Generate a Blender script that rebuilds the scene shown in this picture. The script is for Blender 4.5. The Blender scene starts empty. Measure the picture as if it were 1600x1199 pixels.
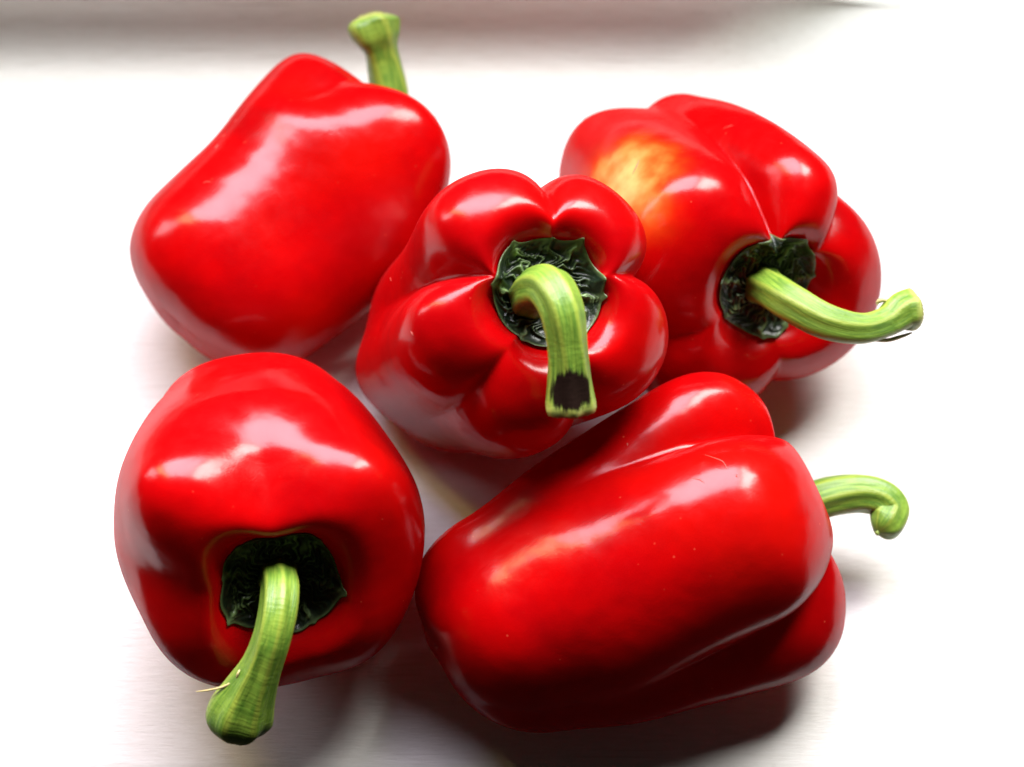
import bpy, bmesh, math, random
import numpy as np
from mathutils import Vector, Matrix
from mathutils.bvhtree import BVHTree
rad = math.radians
scene = bpy.context.scene
C = scene.collection

# ------------------------------------------------------------------ camera, world, light, exposure
PITCH, DIST = rad(62), 0.52
cam_d = bpy.data.cameras.new('camera'); cam = bpy.data.objects.new('camera', cam_d); C.objects.link(cam)
cam_d.lens = 60; cam_d.sensor_width = 36; cam_d.clip_start = 0.01; cam_d.clip_end = 20
cam.location = (0, -math.cos(PITCH)*DIST, 0.04 + math.sin(PITCH)*DIST)
cam.rotation_euler = (math.pi/2 - PITCH, 0, 0)
cam_d.dof.use_dof = True; cam_d.dof.focus_distance = 0.475; cam_d.dof.aperture_fstop = 8.0
scene.camera = cam

world = bpy.data.worlds.new('World'); scene.world = world; world.use_nodes = True
bg = world.node_tree.nodes['Background']; bg.inputs[0].default_value = (1.0, 0.92, 0.86, 1); bg.inputs[1].default_value = 0.015

def pane(name, x0, x1, z0, z1, y, radiance, color):
    """one pane of the tall window behind the sill, shining into the room"""
    l = bpy.data.lights.new(name, 'AREA'); l.shape = 'RECTANGLE'; l.size = x1-x0; l.size_y = z1-z0
    l.energy = radiance*math.pi*(x1-x0)*(z1-z0); l.color = color
    o = bpy.data.objects.new(name, l); C.objects.link(o)
    o.location = ((x0+x1)/2, y, (z0+z1)/2); o.rotation_euler = (rad(-90), 0, 0)
    return o
WY = 0.34
pane('window_pane_light', -0.44, 0.16, 0.42, 1.08, WY, 25.0, (0.94, 0.88, 1.0))
pane('window_pane_light', -0.57, -0.48, 0.42, 1.08, WY, 24.0, (1.0, 0.82, 0.34))
pane('window_pane_light', -1.00, -0.62, 0.26, 0.62, WY, 11.0, (0.98, 0.95, 1.0))
pane('window_pane_light', 0.20, 0.46, 0.42, 1.08, WY, 40.0, (1.0, 0.99, 0.95))

scene.view_settings.view_transform = 'Standard'; scene.view_settings.look = 'None'
scene.view_settings.exposure = 0.0; scene.view_settings.gamma = 1.0; scene.view_settings.use_curve_mapping = False
scene.render.engine = 'CYCLES'
scene.cycles.use_denoising = True; scene.cycles.max_bounces = 8; scene.cycles.sample_clamp_indirect = 6

# ------------------------------------------------------------------ helpers
def mesh_obj(name, verts, faces, mat, parent=None, smooth=True, attrs=None):
    me = bpy.data.meshes.new(name); me.from_pydata([tuple(v) for v in verts], [], faces); me.update()
    if smooth: me.polygons.foreach_set('use_smooth', [True]*len(me.polygons))
    for k, a in (attrs or {}).items():
        at = me.attributes.new(k, 'FLOAT', 'POINT'); at.data.foreach_set('value', np.asarray(a, dtype=np.float32).ravel())
    me.materials.append(mat)
    o = bpy.data.objects.new(name, me); C.objects.link(o)
    if parent: o.parent = parent
    return o

class NT:
    """small node helper"""
    def __init__(s, name):
        s.m = bpy.data.materials.new(name); s.m.use_nodes = True; s.t = s.m.node_tree; s.p = s.t.nodes['Principled BSDF']
    def n(s, typ, props=None, **inp):
        nd = s.t.nodes.new(typ)
        for k, v in (props or {}).items(): setattr(nd, k, v)
        for k, v in inp.items():
            key = int(k[1:]) if k[0] == '_' and k[1:].isdigit() else k.replace('_', ' ')
            s.link(v, nd.inputs[key])
        return nd
    def link(s, v, sock):
        if isinstance(v, bpy.types.NodeSocket): s.t.links.new(v, sock)
        else: sock.default_value = v
    def attr(s, name): return s.n('ShaderNodeAttribute', {'attribute_name': name}).outputs['Fac']
    def math(s, op, a, b=0.0, clamp=False): return s.n('ShaderNodeMath', {'operation': op, 'use_clamp': clamp}, _0=a, _1=b).outputs[0]
    def mix(s, f, a, b):
        nd = s.n('ShaderNodeMix', {'data_type': 'RGBA'}); s.link(f, nd.inputs[0]); s.link(a, nd.inputs[6]); s.link(b, nd.inputs[7]); return nd.outputs[2]
    def ramp(s, f, lo, hi):
        nd = s.n('ShaderNodeMapRange', {'interpolation_type': 'SMOOTHSTEP'}, Value=f); nd.inputs[1].default_value = lo; nd.inputs[2].default_value = hi; return nd.outputs[0]
    def noise(s, scale, detail=3.0, rough=.5, vec=None, dist=0.0):
        nd = s.n('ShaderNodeTexNoise', Scale=scale, Detail=detail, Roughness=rough, Distortion=dist)
        if vec is not None: s.link(vec, nd.inputs['Vector'])
        return nd.outputs['Fac']
    def obj_co(s, scale=(1, 1, 1)):
        tc = s.n('ShaderNodeTexCoord'); mp = s.n('ShaderNodeMapping'); s.link(tc.outputs['Object'], mp.inputs[0]); mp.inputs['Scale'].default_value = scale
        return mp.outputs[0]
    def bump(s, h, strength, dist, normal=None):
        nd = s.n('ShaderNodeBump', Strength=strength, Distance=dist, Height=h)
        if normal is not None: s.link(normal, nd.inputs['Normal'])
        return nd.outputs[0]
    def set(s, **kw):
        for k, v in kw.items(): s.link(v, s.p.inputs[k.replace('_', ' ')])
        return s.m

# ------------------------------------------------------------------ materials
def red_skin():
    k = NT('pepper_skin'); co = k.obj_co()
    oi = k.n('ShaderNodeObjectInfo').outputs['Random']
    v = k.n('ShaderNodeVectorMath', {'operation': 'ADD'}); k.link(co, v.inputs[0]); k.link(oi, v.inputs[1]); co = v.outputs[0]
    n1 = k.noise(38, 4, .55, co); n2 = k.noise(1500, 2, .5, co); big = k.noise(14, 2, .5, co)
    red = k.mix(k.ramp(n1, .3, .72), (0.46, 0.0006, 0.0012, 1), (0.32, 0.0004, 0.0016, 1))
    red = k.mix(k.math('MULTIPLY', k.ramp(big, .52, .72), .5), red, (0.50, 0.005, 0.001, 1))
    # pores and pin-prick flecks
    vo = k.n('ShaderNodeTexVoronoi', Scale=230.0); k.link(co, vo.inputs['Vector'])
    fl = k.math('MULTIPLY', k.math('SUBTRACT', 1.0, k.ramp(vo.outputs['Distance'], .03, .10)), k.ramp(k.noise(70, 2, .5, co), .50, .62))
    red = k.mix(k.math('MULTIPLY', fl, .45), red, (0.72, 0.10, 0.05, 1))
    pl = k.attr('pale')  # yellowish pigment patch, with a warm window reflection painted into the same colour
    mott = k.math('MULTIPLY', pl, k.math('ADD', .45, k.math('MULTIPLY', k.ramp(k.noise(85, 3, .5, co), .3, .75), .55)), True)
    col = k.mix(k.ramp(mott, .02, .45), red, (0.74, 0.10, 0.006, 1)); col = k.mix(k.math('MULTIPLY', k.ramp(mott, .15, 1.0), .7), col, (0.92, 0.62, 0.22, 1))
    w = k.noise(26, 3, .5, co); fine = k.noise(230, 4, .6, co, .6)
    b = k.bump(w, .45, .004); b = k.bump(fine, .10, .0006, b); b = k.bump(n2, .07, .00012, b); b = k.bump(fl, -.15, .0002, b)
    # waxy skin: matt red flesh under a thin gloss whose edge sheen stays low
    dif = k.n('ShaderNodeBsdfDiffuse', Color=col, Normal=b); gl = k.n('ShaderNodeBsdfGlossy', Color=(1, 1, 1, 1), Roughness=k.math('ADD', k.math('MULTIPLY', fine, .14), .13), Normal=b)
    F = k.n('ShaderNodeFresnel', IOR=1.37, Normal=b).outputs[0]
    ms = k.n('ShaderNodeMixShader'); k.link(k.math('DIVIDE', F, k.math('ADD', 1.0, k.math('MULTIPLY', F, 5.0))), ms.inputs[0])
    # the flesh is a thin hollow wall that lets red light through
    tr = k.n('ShaderNodeBsdfTranslucent', Color=(0.95, 0.004, 0.006, 1), Normal=b); fl2 = k.n('ShaderNodeMixShader'); fl2.inputs[0].default_value = .13
    k.t.links.new(dif.outputs[0], fl2.inputs[1]); k.t.links.new(tr.outputs[0], fl2.inputs[2])
    k.t.links.new(fl2.outputs[0], ms.inputs[1]); k.t.links.new(gl.outputs[0], ms.inputs[2])
    k.t.links.new(ms.outputs[0], k.t.nodes['Material Output'].inputs['Surface']); k.t.nodes.remove(k.p)
    return k.m
def calyx_green():
    k = NT('calyx_leaf'); co = k.obj_co()
    n = k.noise(420, 4, .6, co)
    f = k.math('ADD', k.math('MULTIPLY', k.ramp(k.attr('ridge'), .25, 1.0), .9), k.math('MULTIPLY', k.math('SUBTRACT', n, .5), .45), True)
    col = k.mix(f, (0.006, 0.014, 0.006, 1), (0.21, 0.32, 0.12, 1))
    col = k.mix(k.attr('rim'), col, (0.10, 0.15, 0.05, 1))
    b = k.bump(n, .5, .0006)
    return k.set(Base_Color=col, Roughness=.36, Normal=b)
def stem_green():
    k = NT('stem_skin')
    al, ar, rd = k.attr('along'), k.attr('around'), k.attr('ridge')
    cx = k.n('ShaderNodeCombineXYZ', X=k.math('MULTIPLY', ar, 14.0), Y=k.math('MULTIPLY', al, 5.0), Z=k.attr('seed')).outputs[0]
    st = k.noise(1.6, 4, .6, cx)
    cy = k.n('ShaderNodeCombineXYZ', X=k.math('MULTIPLY', ar, 60.0), Y=k.math('MULTIPLY', al, 4.0), Z=k.attr('seed')).outputs[0]
    hair = k.noise(1.0, 3, .6, cy)
    cz = k.n('ShaderNodeCombineXYZ', X=k.math('MULTIPLY', ar, 8.0), Y=k.math('MULTIPLY', al, 60.0), Z=k.attr('seed')).outputs[0]
    ring = k.noise(1.0, 3, .55, cz)
    col = k.mix(k.ramp(st, .35, .68), (0.085, 0.19, 0.018, 1), (0.20, 0.32, 0.035, 1))
    col = k.mix(k.math('MULTIPLY', k.ramp(rd, .45, 1.0), .42), col, (0.36, 0.41, 0.05, 1))
    col = k.mix(k.math('MULTIPLY', k.ramp(hair, .56, .74), .28), col, (0.05, 0.11, 0.015, 1))
    col = k.mix(k.attr('tip'), col, (0.50, 0.52, 0.13, 1))
    br = k.ramp(k.math('SUBTRACT', k.math('MULTIPLY', k.attr('bruise'), 1.0), k.math('ADD', k.math('MULTIPLY', st, .9), k.math('SUBTRACT', k.math('MULTIPLY', hair, .7), .45))), .0, .30)
    col = k.mix(br, col, (0.014, 0.008, 0.006, 1))
    b = k.bump(hair, .35, .0007); b = k.bump(ring, .22, .0008, b)
    return k.set(Base_Color=col, Roughness=k.math('ADD', .40, k.math('MULTIPLY', br, .35)), Normal=b, Specular_IOR_Level=k.math('MULTIPLY', .45, k.math('SUBTRACT', 1.0, br)))
def cut_mat():
    k = NT('stem_cut'); co = k.obj_co(); n = k.noise(700, 4, .65, co)
    return k.set(Base_Color=k.mix(k.ramp(n, .4, .65), (0.30, 0.33, 0.08, 1), (0.13, 0.10, 0.035, 1)), Roughness=.75, Normal=k.bump(n, .7, .0008))
def plain(name, col, rough):
    k = NT(name); n = k.noise(300, 3)
    return k.set(Base_Color=k.mix(n, col, tuple(c*.7 for c in col[:3])+(1,)), Roughness=rough)
def white_paint(name, tone=(1, 1, 1)):
    T = lambda c: tuple(a*b for a, b in zip(c, tone)) + (1,)
    k = NT(name)
    g = k.noise(16, 5, .65, k.obj_co((6, 60, 30))); g2 = k.noise(10, 4, .65, k.obj_co((16, 420, 120))); g3 = k.noise(10, 2, .5, k.obj_co((2, 150, 60)))
    sp = k.noise(75, 5, .62, k.obj_co((1, 1.6, 1))); br = k.noise(10, 3, .6, k.obj_co((160, 7, 60)))
    col = k.mix(k.ramp(g, .30, .72), T((0.80, 0.785, 0.76)), T((0.745, 0.725, 0.69)))
    col = k.mix(k.math('MULTIPLY', k.ramp(g2, .56, .74), .45), col, T((0.50, 0.465, 0.42)))
    col = k.mix(k.math('MULTIPLY', k.ramp(g3, .66, .74), .40), col, T((0.42, 0.38, 0.34)))
    col = k.mix(k.math('MULTIPLY', k.math('MULTIPLY', k.ramp(br, .66, .78), k.ramp(sp, .48, .6)), .5), col, T((0.86, 0.85, 0.83)))
    col = k.mix(k.math('MULTIPLY', k.ramp(sp, .71, .77), .6), col, T((0.34, 0.30, 0.26)))
    b = k.bump(g, .10, .0012); b = k.bump(g2, .6, .0005, b)
    return k.set(Base_Color=col, Roughness=.5, Normal=b, Specular_IOR_Level=.25)
SKIN, CALYX, STEM, CUT, PAINT = red_skin(), calyx_green(), stem_green(), cut_mat(), white_paint('white_paint')
FRAME = white_paint('frame_paint', (.83, .89, .84))
SCAR = plain('skin_scar', (0.48, 0.07, 0.045, 1), .4)
FIBRE = plain('dry_fibre', (0.62, 0.52, 0.22, 1), .6)
SPECK = plain('dark_speck', (0.10, 0.07, 0.05, 1), .8)

# ------------------------------------------------------------------ the bell pepper shape
def sstep(a,b,x):
    u=np.clip((x-a)/(b-a),0,1); return u*u*(3-2*u)
def catmull(pts,n):
    pts=np.array(pts,float); m=len(pts)
    p=np.vstack([2*pts[0]-pts[1],pts,2*pts[-1]-pts[-2]])
    u=np.linspace(0,m-1-1e-9,n); i=u.astype(int); f=(u-i)[:,None]
    a,b,c,d=p[i],p[i+1],p[i+2],p[i+3]
    return .5*(2*b+(c-a)*f+(2*a-5*b+4*c-d)*f*f+(3*b-a-3*c+d)*f**3)
def profile(q,n):
    tp=q['taper']; L=q['L']; bl=q['belly']; sh=q['shoulder']; dm=q['dimple']; cr=q['cal']
    pts=[(0.0,.012*L),(.18*tp,.004*L),(.40*tp,.008*L),(.62*tp,.034*L),(.81*tp,.082*L),(.94*tp,.15*L),(1.0*tp+.015,.24*L),
         (tp+(1-tp)*.45+bl*.6,.38*L),(tp+(1-tp)*.72+bl,.52*L),(tp+(1-tp)*.92+bl*.6,.66*L),(1.0,.78*L),(.985,.875*L),
         (.90,.945*L),(.76+.04*sh,.985*L),(.60+.02*sh,1.0*L),(.47,.995*L-dm*.22),(cr+.03,.985*L-dm*.60),(cr-.04,.98*L-dm*.86),(cr*.6,.98*L-dm*.98),(0.0,.98*L-dm)]
    # equalise by arc length
    c=catmull(pts,800); s=np.r_[0,np.cumsum(np.hypot(*np.diff(c,axis=0).T))]
    u=np.linspace(0,s[-1],n); 
    return np.stack([np.interp(u,s,c[:,0]),np.interp(u,s,c[:,1])],1), u/s[-1]
def pepper_local(q,nth=120,nt=72):
    """q: dict. returns (nt,nth,3) local coords, blossom end at z=0, stem end +z; max radius R."""
    pr,t=profile(q,nt)
    th=np.linspace(0,2*np.pi,nth,endpoint=False)
    ang=np.sort(np.mod(np.array(q['crease']),2*np.pi)); order=np.argsort(np.mod(np.array(q['crease']),2*np.pi))
    dep=np.array(q['depth'])[order]; n=len(ang); amp=np.array(q['amp'])[order]; hh=np.array(q['hump'])[order]
    k=np.searchsorted(ang,th,side='right')-1
    k0=np.mod(k,n); k1=np.mod(k+1,n)
    a0=ang[k0]; span=np.mod(ang[k1]-a0,2*np.pi); u=np.mod(th-a0,2*np.pi)/span
    w=span/(2*np.pi/n)                                   # wide lobes bulge more
    sn=np.sin(np.pi*u)
    soft=sn**2; sharp=(sn*sn+.004)**q.get('sharp',.3)
    wc=np.minimum((np.mod(ang-np.roll(ang,1),2*np.pi)+np.mod(np.roll(ang,-1)-ang,2*np.pi))/2/(2*np.pi/n),1.25); dep=dep*wc
    dk=dep[k0]*(1-sstep(0,1,u))+dep[k1]*sstep(0,1,u)
    z01=pr[:,1]/q['L']; outer=(np.arange(nt)/nt)
    top=sstep(.62,.98,t)      # over shoulder / into dimple
    bot=1-sstep(.02,.30,t)
    topr=sstep(q.get('tw',.30),.72,t)*(1-.55*sstep(.80,.95,t))
    D=.075*q.get('mid',1.)+.22*topr+q.get('botd',.06)*bot
    P=sstep(q.get('tw',.30)-.08,.74,t)
    lob=(1-P)[:,None]*soft[None]+P[:,None]*sharp[None]
    m=1-D[:,None]*dk[None]*(1-lob)
    ampw=(.35+.65*sstep(.1,.6,t))*(1-sstep(.86,1,t))
    m=m*(1+(amp[k0]*sn*sn)[None]*ampw[:,None])
    r=pr[:,0][:,None]*m
    # elliptical section
    r=r*(1+q['ell']*np.cos(2*(th-q['ellang'])))[None]
    z=pr[:,1][:,None]*np.ones_like(r)
    hw=np.exp(-((t-.72)/.10)**2); z=z+hw[:,None]*(hh[k0]*sn*sn-q.get('notch',.16)*dk*(1-sharp))[None]
    bw=np.exp(-((t-.10)/.09)**2); z=z-bw[:,None]*(.03*sn*sn*np.cos(th*1.0+q['seed']))[None]
    x=r*np.cos(th); y=r*np.sin(th)
    # low frequency irregularity
    s=q['seed']
    nz=.018*np.sin(2.1*x+3.3*z+s)+.014*np.sin(3.7*y-2.3*z+2*s)+.012*np.sin(4.1*x+3.1*y+1.7*s)
    f=1+nz*(1-sstep(.8,.95,t))[:,None]
    x*=f; y*=f
    # bend & shear
    zc=z-.5*q['L']
    x=x+q['bx']*zc*zc+q['sx']*zc; y=y+q['by']*zc*zc+q['sy']*zc
    return np.stack([x,y,z],-1)*q['R']

def grid_faces(nt, nth, close=True):
    f = []
    for i in range(nt-1):
        for j in range(nth): f.append((i*nth+j, i*nth+(j+1) % nth, (i+1)*nth+(j+1) % nth, (i+1)*nth+j))
    return f

# ------------------------------------------------------------------ the sill and the window rail behind it
def extrude_profile(name, prof, x0, x1, mat, cut=0.0, smooth=False):
    """closed (y, z) outline swept along x; cut slants the right end back"""
    n = len(prof); zs = [p[1] for p in prof]; z0, z1 = min(zs), max(zs)
    v = []; f = []
    for x, c in ((x0, 0), (x1, cut)):
        for y, z in prof: v.append((x + c*(z-z0)/(z1-z0), y, z))
    for i in range(n): f.append((i, (i+1) % n, n+(i+1) % n, n+i))
    f.append(tuple(range(n-1, -1, -1))); f.append(tuple(range(n, 2*n)))
    o = mesh_obj(name, v, f, mat, smooth=smooth)
    if smooth:
        o.data.polygons[-1].use_smooth = o.data.polygons[-2].use_smooth = False; o.data.set_sharp_from_angle(angle=rad(40))
    return o
FY, TH = -0.114, 0.03
front = [(FY+.008-.008*math.cos(a), -.008+.008*math.sin(a)) for a in np.linspace(0, math.pi/2, 10)]
front2 = [(FY+.008-.008*math.cos(a), -TH+.008-.008*math.sin(a)) for a in np.linspace(math.pi/2, 0, 8)]
sill = extrude_profile('window_sill', front2 + front + [(0.23, 0), (0.23, -TH)], -0.75, 0.75, PAINT)
sill['kind'] = 'structure'; sill['label'] = 'white painted wooden window sill with fine horizontal grain under the peppers'
def rail(xs, scl):
    """coved rail swept along x; the moulding runs out flat where scl falls to 0"""
    y, h, r = RAIL_Y, 0.042, 0.032
    prof = [(y-r+r*math.sin(a), r-r*math.cos(a)+.0003) for a in np.linspace(0.03, math.pi/2, 22)]
    prof += [(y+.006-.006*math.cos(a), h-.006+.006*math.sin(a)) for a in np.linspace(0, math.pi/2, 8)] + [(y+.045, h), (y+.045, .0003)]
    n = len(prof); v = [(x, py + (1-s)*.02, .0003 + (pz-.0003)*s) for x, s in zip(xs, scl) for py, pz in prof]
    f = [(i*n+j, i*n+(j+1) % n, (i+1)*n+(j+1) % n, (i+1)*n+j) for i in range(len(xs)-1) for j in range(n)]
    f += [tuple(range(n-1, -1, -1)), tuple(range((len(xs)-1)*n, len(xs)*n))]
    o = mesh_obj('window_frame', v, f, FRAME); o.data.set_sharp_from_angle(angle=rad(50))
    o['kind'] = 'structure'; o['label'] = 'low painted window frame rail running along the back of the sill'
    return o
RAIL_Y = 0.161
ux = np.linspace(0, 1, 18)
frame_rail = rail([-0.75] + list(0.066+0.080*ux), [1.0] + [float(.03+.97*(1-sstep(0, 1, u))) for u in ux])
chip = [(-0.0158+.0009*math.cos(a)*(1+.3*math.sin(3*a)), RAIL_Y-.0003+dy, .032+.0009*math.sin(a)) for dy in (.0, -.0007) for a in np.linspace(0, 2*math.pi, 14, endpoint=False)]
mesh_obj('paint_chip', chip, grid_faces(2, 14) + [tuple(range(14, 28))], SPECK, frame_rail)

# ------------------------------------------------------------------ the bell peppers
DATA = {"TL": {"q": {"x": -0.1023, "y": 0.0224, "R": 0.0378, "az": 0.9097, "el": 0.032, "roll": 0.4843, "taper": 0.844, "belly": -0.0423, "L": 2.6326, "bx": -0.0414, "by": -0.0355, "sx": 0.0481, "sy": -0.0482, "ell": 0.0975, "ellang": -0.1101, "shoulder": 0, "dimple": 0.2, "cal": 0.36, "sharp": 0.6, "notch": 0.16, "mid": 0.0, "tw": 0.56, "botd": 0.06, "seed": 0.7, "crease": [1.6264, 3.7637, 5.9932], "depth": [1.0166, 0.8759, 1.0229], "amp": [0.0497, -0.0025, -0.0903], "hump": [0.0963, 0.1153, -0.0419]},
 "origin": [-0.1023, 0.0224, 0.0294], "M": [[0.6987, -0.3676, 0.6137], [-0.5238, 0.3214, 0.7889], [-0.4872, -0.8727, 0.032]], "stem": [[-0.04818, 0.08904, 0.03511, 0.00743], [-0.03959, 0.10008, 0.03556, 0.00621], [-0.04107, 0.10746, 0.02977, 0.00652], [-0.04143, 0.11451, 0.03465, 0.00662], [-0.04302, 0.12091, 0.04031, 0.00594], [-0.04416, 0.1244, 0.04443, 0.00571], [-0.04538, 0.12755, 0.04725, 0.00753], [-0.04667, 0.13078, 0.04896, 0.0086], [-0.04753, 0.13382, 0.05058, 0.0071]], "marks": [[[-0.03019, -0.0178, 0.03419], [-0.02949, -0.01857, 0.03525], [-0.02843, -0.01962, 0.03576]], [[-0.0365, -0.00859, 0.05246], [-0.0362, -0.00964, 0.05362]], [[-0.03714, -0.00912, 0.05906], [-0.03679, -0.01034, 0.05981]], [[-0.03531, -0.01073, 0.04746], [-0.03549, -0.0105, 0.04925]]]},
 "C": {"q": {"x": -0.0214, "y": 0.0317, "R": 0.042, "az": -0.8632, "el": 1.0721, "roll": -0.0206, "taper": 0.8343, "belly": 0.0056, "L": 2.7152, "bx": -0.0525, "by": -0.0048, "sx": 0.0097, "sy": 0.0537, "ell": -0.0059, "ellang": -0.5261, "shoulder": 0, "dimple": 0.2, "cal": 0.36, "sharp": 0.3, "notch": 0.16, "mid": 1.0, "tw": 0.3, "botd": 0.06, "seed": 2.1, "crease": [0.2813, 1.5577, 2.9911, 4.0947, 5.1066], "depth": [1.0007, 0.9517, 1.4292, 0.8044, 0.9519], "amp": [-0.085, -0.0638, 0.0041, -0.0151, 0.0093], "hump": [-0.0245, -0.0107, -0.0152, 0.0037, -0.0563]},
 "origin": [-0.0214, 0.0317, 0.0065], "M": [[0.9502, 0.0196, 0.3109], [0.0998, 0.9263, -0.3635], [-0.2951, 0.3764, 0.8782]], "stem": [[0.00423, -0.00294, 0.09491, 0.0067], [0.00466, -0.00716, 0.104, 0.00552], [0.00644, -0.00978, 0.11166, 0.00568], [0.01002, -0.01356, 0.11759, 0.00601], [0.0129, -0.02074, 0.1183, 0.00571], [0.01426, -0.02858, 0.113, 0.00522], [0.01482, -0.03496, 0.10734, 0.00566], [0.01539, -0.04096, 0.10188, 0.00686]], "marks": [[[-0.03204, 0.01334, 0.0491], [-0.03234, 0.01189, 0.05139]], [[-0.03968, -0.01005, 0.10461], [-0.03924, -0.01117, 0.10522]]]},
 "R": {"q": {"x": 0.0428, "y": 0.093, "R": 0.0471, "az": -1.1205, "el": 0.5688, "roll": 0.0116, "taper": 0.7783, "belly": 0.0026, "L": 1.9808, "bx": -0.0215, "by": 0.0116, "sx": 0.0845, "sy": -0.1365, "ell": 0.0005, "ellang": 0.3889, "shoulder": 0, "dimple": 0.15, "cal": 0.36, "sharp": 0.3, "notch": 0.16, "mid": 1.8, "tw": 0.3, "botd": 0.12, "seed": 3.9, "crease": [0.6874, 1.5379, 3.4463, 4.8757], "depth": [1.0015, 1.9162, 0.5366, 0.5566], "amp": [-0.1139, -0.0354, -0.0004, 0.0009], "hump": [-0.0087, -0.0138, -0.0008, -0.0203]},
 "origin": [0.0428, 0.093, 0.0134], "M": [[0.9303, -0.0108, 0.3667], [0.3057, 0.5754, -0.7586], [-0.2029, 0.8178, 0.5386]], "stem": [[0.07585, 0.02921, 0.05099, 0.00727], [0.07648, 0.02349, 0.05814, 0.0056], [0.07849, 0.01817, 0.06324, 0.00552], [0.08246, 0.01225, 0.06689, 0.00555], [0.09151, 0.00559, 0.06788, 0.00504], [0.10178, 0.00378, 0.06691, 0.00439], [0.10991, 0.00709, 0.06528, 0.00451], [0.11469, 0.01059, 0.06487, 0.00566], [0.11869, 0.01177, 0.06437, 0.00624]], "marks": [[[-0.02883, 0.03163, 0.06158], [-0.03049, 0.0302, 0.06308], [-0.03225, 0.02833, 0.06414]], [[0.00492, 0.0337, 0.05092], [0.00612, 0.0345, 0.05198], [0.00725, 0.03515, 0.05316]]], "pale": [-0.03512, 0.02437, 0.06143], "fibre": [[0.11091, 0.01326, 0.06629], [0.1094, 0.01376, 0.06656], [0.10811, 0.01377, 0.06543], [0.10792, 0.01293, 0.06499]], "fibre2": [[0.10365, 0.00097, 0.06542], [0.10991, 0.00228, 0.06272], [0.11469, 0.00427, 0.06151], [0.11813, 0.00576, 0.06117]]},
 "BL": {"q": {"x": -0.0816, "y": -0.0056, "R": 0.0456, "az": -1.3073, "el": 0.5893, "roll": -0.1452, "taper": 0.7649, "belly": 0.0111, "L": 2.0085, "bx": -0.006, "by": 0.0252, "sx": 0.0207, "sy": -0.0539, "ell": -0.0207, "ellang": 0.037, "shoulder": 0, "dimple": 0.2, "cal": 0.36, "sharp": 0.95, "notch": 0.16, "mid": 0.35, "tw": 0.5, "botd": 0.06, "seed": 5.2, "crease": [0.143, 1.7402, 3.1819, 5.0228], "depth": [0.4889, 1.0382, 0.7311, 0.5717], "amp": [-0.0287, 0.0488, -0.0679, -0.0843], "hump": [-0.0045, 0.0044, -0.0477, -0.0303]},
 "origin": [-0.0816, -0.0056, 0.0183], "M": [[0.966, 0.1413, 0.2165], [0.0938, 0.589, -0.8026], [-0.241, 0.7956, 0.5558]], "stem": [[-0.06469, -0.0685, 0.05872, 0.00636], [-0.06311, -0.07385, 0.06607, 0.00503], [-0.06194, -0.07908, 0.07008, 0.00513], [-0.06208, -0.08577, 0.07106, 0.00509], [-0.06364, -0.09209, 0.06882, 0.00491], [-0.06647, -0.09742, 0.06372, 0.00518], [-0.06999, -0.10219, 0.05779, 0.00667], [-0.07303, -0.10643, 0.05214, 0.00835], [-0.07507, -0.11074, 0.04645, 0.00797]], "marks": [], "fibre": [[-0.07007, -0.09837, 0.06548], [-0.07226, -0.10044, 0.06325], [-0.07616, -0.10222, 0.06117], [-0.08007, -0.10281, 0.05972], [-0.08436, -0.10265, 0.05754]], "fibre2": [[-0.07158, -0.09819, 0.06444], [-0.07244, -0.09986, 0.06469], [-0.07277, -0.10104, 0.06293], [-0.07208, -0.10162, 0.06148]]},
 "BR": {"q": {"x": -0.0212, "y": -0.0846, "R": 0.0449, "az": 0.4329, "el": 0.0525, "roll": -0.0149, "taper": 0.6985, "belly": -0.0299, "L": 2.6279, "bx": 0.0196, "by": -0.0483, "sx": -0.0004, "sy": 0.0348, "ell": -0.0774, "ellang": -1.7957, "shoulder": 0, "dimple": 0.22, "cal": 0.36, "sharp": 0.36, "notch": 0.26, "mid": 1.5, "tw": 0.3, "botd": 0.03, "seed": 1.3, "crease": [0.425, 2.5854, 3.6373, 5.7711], "depth": [1.368, 1.1227, 0.9636, 0.957], "amp": [-0.0158, 0.087, -0.038, -0.0606], "hump": [-0.1844, -0.0554, 0.0586, -0.0599]},
 "origin": [-0.0212, -0.0846, 0.0343], "M": [[-0.3916, 0.1578, 0.9065], [0.7879, -0.4514, 0.4189], [0.4753, 0.8783, 0.0525]], "stem": [[0.07067, -0.04086, 0.03946, 0.00658], [0.07973, -0.03667, 0.03999, 0.00566], [0.08545, -0.03417, 0.02421, 0.00602], [0.09711, -0.03125, 0.02576, 0.00612], [0.10564, -0.03081, 0.02713, 0.00591], [0.11163, -0.03259, 0.02732, 0.00561], [0.11431, -0.03607, 0.0266, 0.00541], [0.11252, -0.04027, 0.02663, 0.00529], [0.10959, -0.0436, 0.02713, 0.00517]], "marks": [[[0.02471, 0.02791, 0.08784], [0.02286, 0.031, 0.08961], [0.02156, 0.03263, 0.09054], [0.0196, 0.03468, 0.09041]], [[0.02092, 0.03207, 0.08069], [0.02005, 0.03331, 0.08231], [0.01887, 0.03452, 0.08289]], [[0.01745, 0.0364, 0.0915], [0.01673, 0.03691, 0.09158]], [[0.03458, 0.01049, 0.07253], [0.03378, 0.01089, 0.07228]]]}}

def make_body(d, root, pale=None):
    q = d['q']; nth, nt = 240, 150
    P = pepper_local(q, nth, nt)
    o = mesh_obj('body', P.reshape(-1, 3), grid_faces(nt, nth), SKIN, root, attrs={'pale': np.zeros(nth*nt) if pale is None else pale(P.reshape(-1, 3))})
    return o, P

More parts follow.
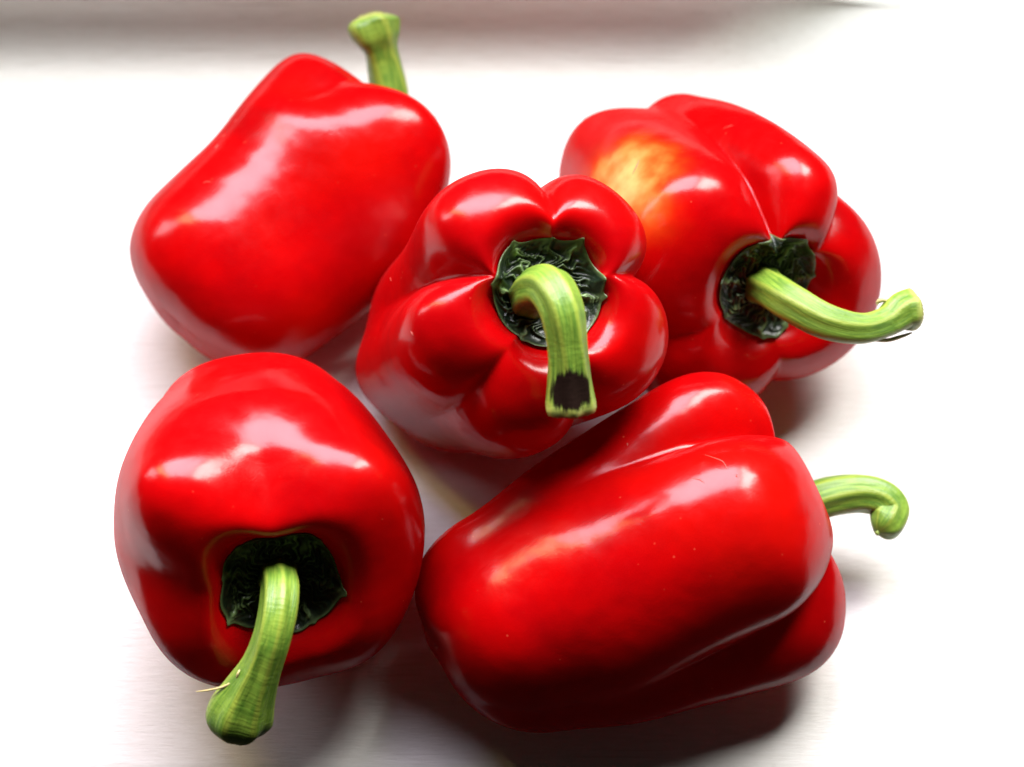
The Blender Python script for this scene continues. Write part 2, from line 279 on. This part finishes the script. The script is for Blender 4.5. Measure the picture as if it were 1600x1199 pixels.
def make_calyx(d, root, P, seed, tips, size):
    """wrinkled leaf collar that follows the hollow round the stem"""
    rng = random.Random(seed); q = d['q']; R = q['R']; nth = P.shape[1]; nr = 56
    rows = P[-60:, :, :]; cen = P[-1].mean(0)
    th = np.linspace(0, 2*np.pi, nth, endpoint=False)
    ta = np.sort(np.array([2*np.pi*(i+rng.uniform(-.22, .22))/tips for i in range(tips)])); tl = [rng.uniform(.93, 1.10) for _ in ta]
    rho = np.zeros(nth)
    for j, a in enumerate(th):
        i = int(np.searchsorted(ta, a)) % tips; a1 = ta[i]; a0 = ta[i-1]; l1, l0 = tl[i], tl[i-1]
        sp = (a1-a0) % (2*np.pi); u = ((a-a0) % (2*np.pi))/sp
        # straight chord between tips, slightly bulged, with a small point at each tip
        p0 = np.array([l0, 0]); p1 = np.array([l1*math.cos(sp), l1*math.sin(sp)])
        c, s = math.cos(u*sp), math.sin(u*sp); den = s*(p0[0]-p1[0]) + c*(p1[1]-p0[1])
        rr = (p0[0]*p1[1]-p0[1]*p1[0])/den if abs(den) > 1e-9 else 1
        pt = math.exp(-(min(u, 1-u)*sp/.055)**2)
        rho[j] = rr*(1+.09*math.sin(math.pi*u)) + .035*pt + .012*math.sin(9*a+seed)
    rho *= size
    ph = [rng.uniform(0, 6.28) for _ in range(8)]
    V = []; ridge = []; rim = []
    rc = np.hypot(rows[:, :, 0]-cen[0], rows[:, :, 1]-cen[1]); zc = rows[:, :, 2]
    for i in range(nr):
        u = i/(nr-1)
        for j in range(nth):
            r = u*rho[j]*R
            z = np.interp(r, rc[::-1, j], zc[::-1, j])
            a = th[j]
            wa = a + .22*math.sin(9*u+ph[1]+2*a) + .10*math.sin(21*u+ph[3])
            w1 = math.sin(tips*wa+ph[0]); w2 = math.sin(15*u+1.6*math.sin(5*a+ph[2])+.9*math.sin(11*a+ph[4])); w3 = math.sin(tips*1.5*wa+5*u+ph[6])
            g = max(max(0., 1-2.1*abs(w1))*(.35+.65*u), max(0., 1-1.9*abs(w2))*.75*(.5+.5*math.sin(4*a+ph[5])), max(0., 1-2.3*abs(w3))*.8)
            env = math.sin(math.pi*min(1, u*1.02))**.6
            tipr = max(math.exp(-((((a-t+math.pi) % (2*math.pi))-math.pi)/.10)**2) for t in ta)
            h = .0009 + .0019*env*g + .0010*env*tipr*u + .0010*u**8*(.5+.5*math.sin(3*a+ph[5]))
            V.append((cen[0]+r*math.cos(a), cen[1]+r*math.sin(a), z+h)); ridge.append(min(1, g*env+.6*tipr*u)); rim.append(max(0, (u-.95)/.05))
    # underside rim so the leaf has thickness
    base = len(V)
    for j in range(nth):
        x, y, z = V[(nr-1)*nth+j]; V.append((x*1.0, y*1.0, z-.0009)); ridge.append(0); rim.append(0)
    f = grid_faces(nr, nth) + [((nr-1)*nth+j, (nr-1)*nth+(j+1) % nth, base+(j+1) % nth, base+j) for j in range(nth)]
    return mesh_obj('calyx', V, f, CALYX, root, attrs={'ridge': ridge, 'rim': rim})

def make_stem(d, root, inv, seed, ridges=6, bruise=None, tip_cut=True, key_round=False):
    rng = random.Random(seed); nth, n = 60, 90
    pr = catmull([s[:3]+[s[3]] for s in d['stem']], n); pts = pr[:, :3]; r = pr[:, 3]
    T = np.gradient(pts, axis=0); T /= np.linalg.norm(T, axis=1)[:, None]
    u = np.cross(T[0], [0, 0, 1.]); u /= np.linalg.norm(u); U = []
    for i in range(n):
        u = u - T[i]*(u@T[i]); u /= np.linalg.norm(u); U.append(u)
    ph = [rng.uniform(0, 6.28) for _ in range(5)]
    V = []; at = {k: [] for k in ('along', 'around', 'ridge', 'tip', 'bruise', 'seed')}
    for i in range(n):
        s = i/(n-1); v = np.cross(T[i], U[i])
        for j in range(nth):
            a = 2*math.pi*j/nth; tw = a + .9*s + ph[0]
            w = math.cos(ridges*tw + .8*math.sin(tw+ph[1]))
            rg = .055*w + .03*math.cos(2*tw+ph[2]) + .02*math.sin(9*s+2*a+ph[3])
            flare = .05*math.sin(5*a+ph[4])*max(0, (s-.85)/.15)
            end = math.sqrt(1 - .62*max(0, (s-.90)/.10)**2) if key_round else 1 - .10*max(0, (s-.965)/.035)**2 if tip_cut else math.sqrt(max(.02, 1 - max(0, (s-.86)/.14)**2))
            rr = r[i]*(1+rg*(1 if tip_cut else 1-.8*max(0, (s-.8)/.2))+flare)*end
            V.append(tuple(pts[i] + U[i]*(rr*math.cos(a)) + v*(rr*math.sin(a))))
            at['along'].append(s); at['around'].append(math.sin(a)*.5+.25*math.cos(a)); at['ridge'].append(max(0, w)); at['tip'].append(max(0, (s-.93)/.07)*.8 if tip_cut else 0)
            at['seed'].append(seed*3.7)
            b = 0.
            if bruise is not None:
                nrm = U[i]*math.cos(a) + v*math.sin(a)
                b = max(0, nrm@np.array(bruise[0])-.35)/.65*math.exp(-((s-bruise[1])/bruise[2])**2)
                b = min(1, b*1.7)
            at['bruise'].append(b)
    last = [(n-1)*nth+j for j in range(nth)]
    V2 = [tuple(inv @ Vector(p)) for p in V]
    o = mesh_obj('stem', V2, grid_faces(n, nth), STEM, root, attrs=at)
    # the cut end: a rough, slightly hollow disc closing the tip
    cen = np.mean([V[k] for k in last], axis=0); t = T[-1]; cv = []; cf = []; nr = 7
    for i in range(nr):
        k = 1 - i/nr
        for j in range(nth):
            p = cen + (np.array(V[last[j]])-cen)*k*(.995) + t*(.0009*math.sin(math.pi*(1-k)*1.6) + .00025*math.sin(7*j*.3+i*2))
            cv.append(p)
    cv.append(cen - t*.0006); ci = len(cv)-1
    cf = grid_faces(nr, nth) + [((nr-1)*nth+j, (nr-1)*nth+(j+1) % nth, ci) for j in range(nth)]
    mesh_obj('cut_end', [tuple(inv @ Vector(p)) for p in cv], cf, CUT if tip_cut else STEM, o, attrs={k: [0.9 if k == 'along' else 0.3]*len(cv) for k in at})
    return o, V

def thin_tube(name, pts, r, mat, parent, inv, nth=6):
    P = catmull(pts, max(8, len(pts)*6)); n = len(P); T = np.gradient(P, axis=0); T /= np.linalg.norm(T, axis=1)[:, None] + 1e-12
    V = []; ref = np.array([.3, .2, .93])
    for i in range(n):
        u = np.cross(T[i], ref); u /= np.linalg.norm(u); v = np.cross(T[i], u); k = r*(.35+.65*math.sin(math.pi*(i+.5)/n))
        for j in range(nth):
            a = 2*math.pi*j/nth; V.append(tuple(inv @ Vector(P[i]+u*k*math.cos(a)+v*k*math.sin(a))))
    return mesh_obj(name, V, grid_faces(n, nth), mat, parent)

INFO = {
 'TL': ('red bell pepper lying at the back left with its stem pointing up', 'TL'),
 'C':  ('red bell pepper standing in the middle with its bruised green stem towards the viewer', 'C'),
 'R':  ('red bell pepper at the back right with a yellowish patch and upturned stem tip', 'R'),
 'BL': ('rounded red bell pepper at the front left with its stem bending down onto the sill', 'BL'),
 'BR': ('long red bell pepper lying on its side at the front right, stem curled at right', 'BR'),
}
CAL = {'TL': (3, 6, .36), 'C': (11, 6, .385), 'R': (5, 7, .345), 'BL': (8, 8, .36), 'BR': (2, 6, .36)}
BRUISE = {'C': ((.0, -.35, .94), .88, .085)}
peppers = {}
for key, d in DATA.items():
    M = Matrix([list(r) for r in d['M']]).to_4x4(); M.translation = Vector(d['origin'])
    root = bpy.data.objects.new('bell_pepper', None); C.objects.link(root); root.matrix_world = M; root.empty_display_size = .02
    root['label'] = INFO[key][0]; root['category'] = 'bell pepper'; root['group'] = 'red bell peppers on the sill'
    inv = M.inverted()
    pale = None
    if key == 'R':
        pc = np.array(d['pale'])
        pale = lambda X, pc=pc: np.clip(1.05*np.exp(-(np.linalg.norm((X-pc)*[1, 1, .8], axis=1)/.015)**2), 0, 1)
    body, P = make_body(d, root, pale)
    sd, tips, size = CAL[key]
    make_calyx(d, root, P, sd, tips, size)
    stem, SV = make_stem(d, root, inv, sd+20, bruise=BRUISE.get(key), ridges=6 if key != 'TL' else 5, tip_cut=key != 'BR', key_round=key in ('TL', 'BL'))
    W = [M @ Vector(p) for p in P.reshape(-1, 3)]
    peppers[key] = (root, body, stem, inv, W, grid_faces(*P.shape[:2]), SV)
    I = Matrix.Identity(4)
    for m in d['marks']:
        thin_tube('skin_scar', [list(p) for p in m], .00017, SCAR, body, I)
    for k in ('fibre', 'fibre2'):
        if k in d: thin_tube('dry_fibre', d[k], .00038 if key == 'BL' else .0007, FIBRE, stem, inv)
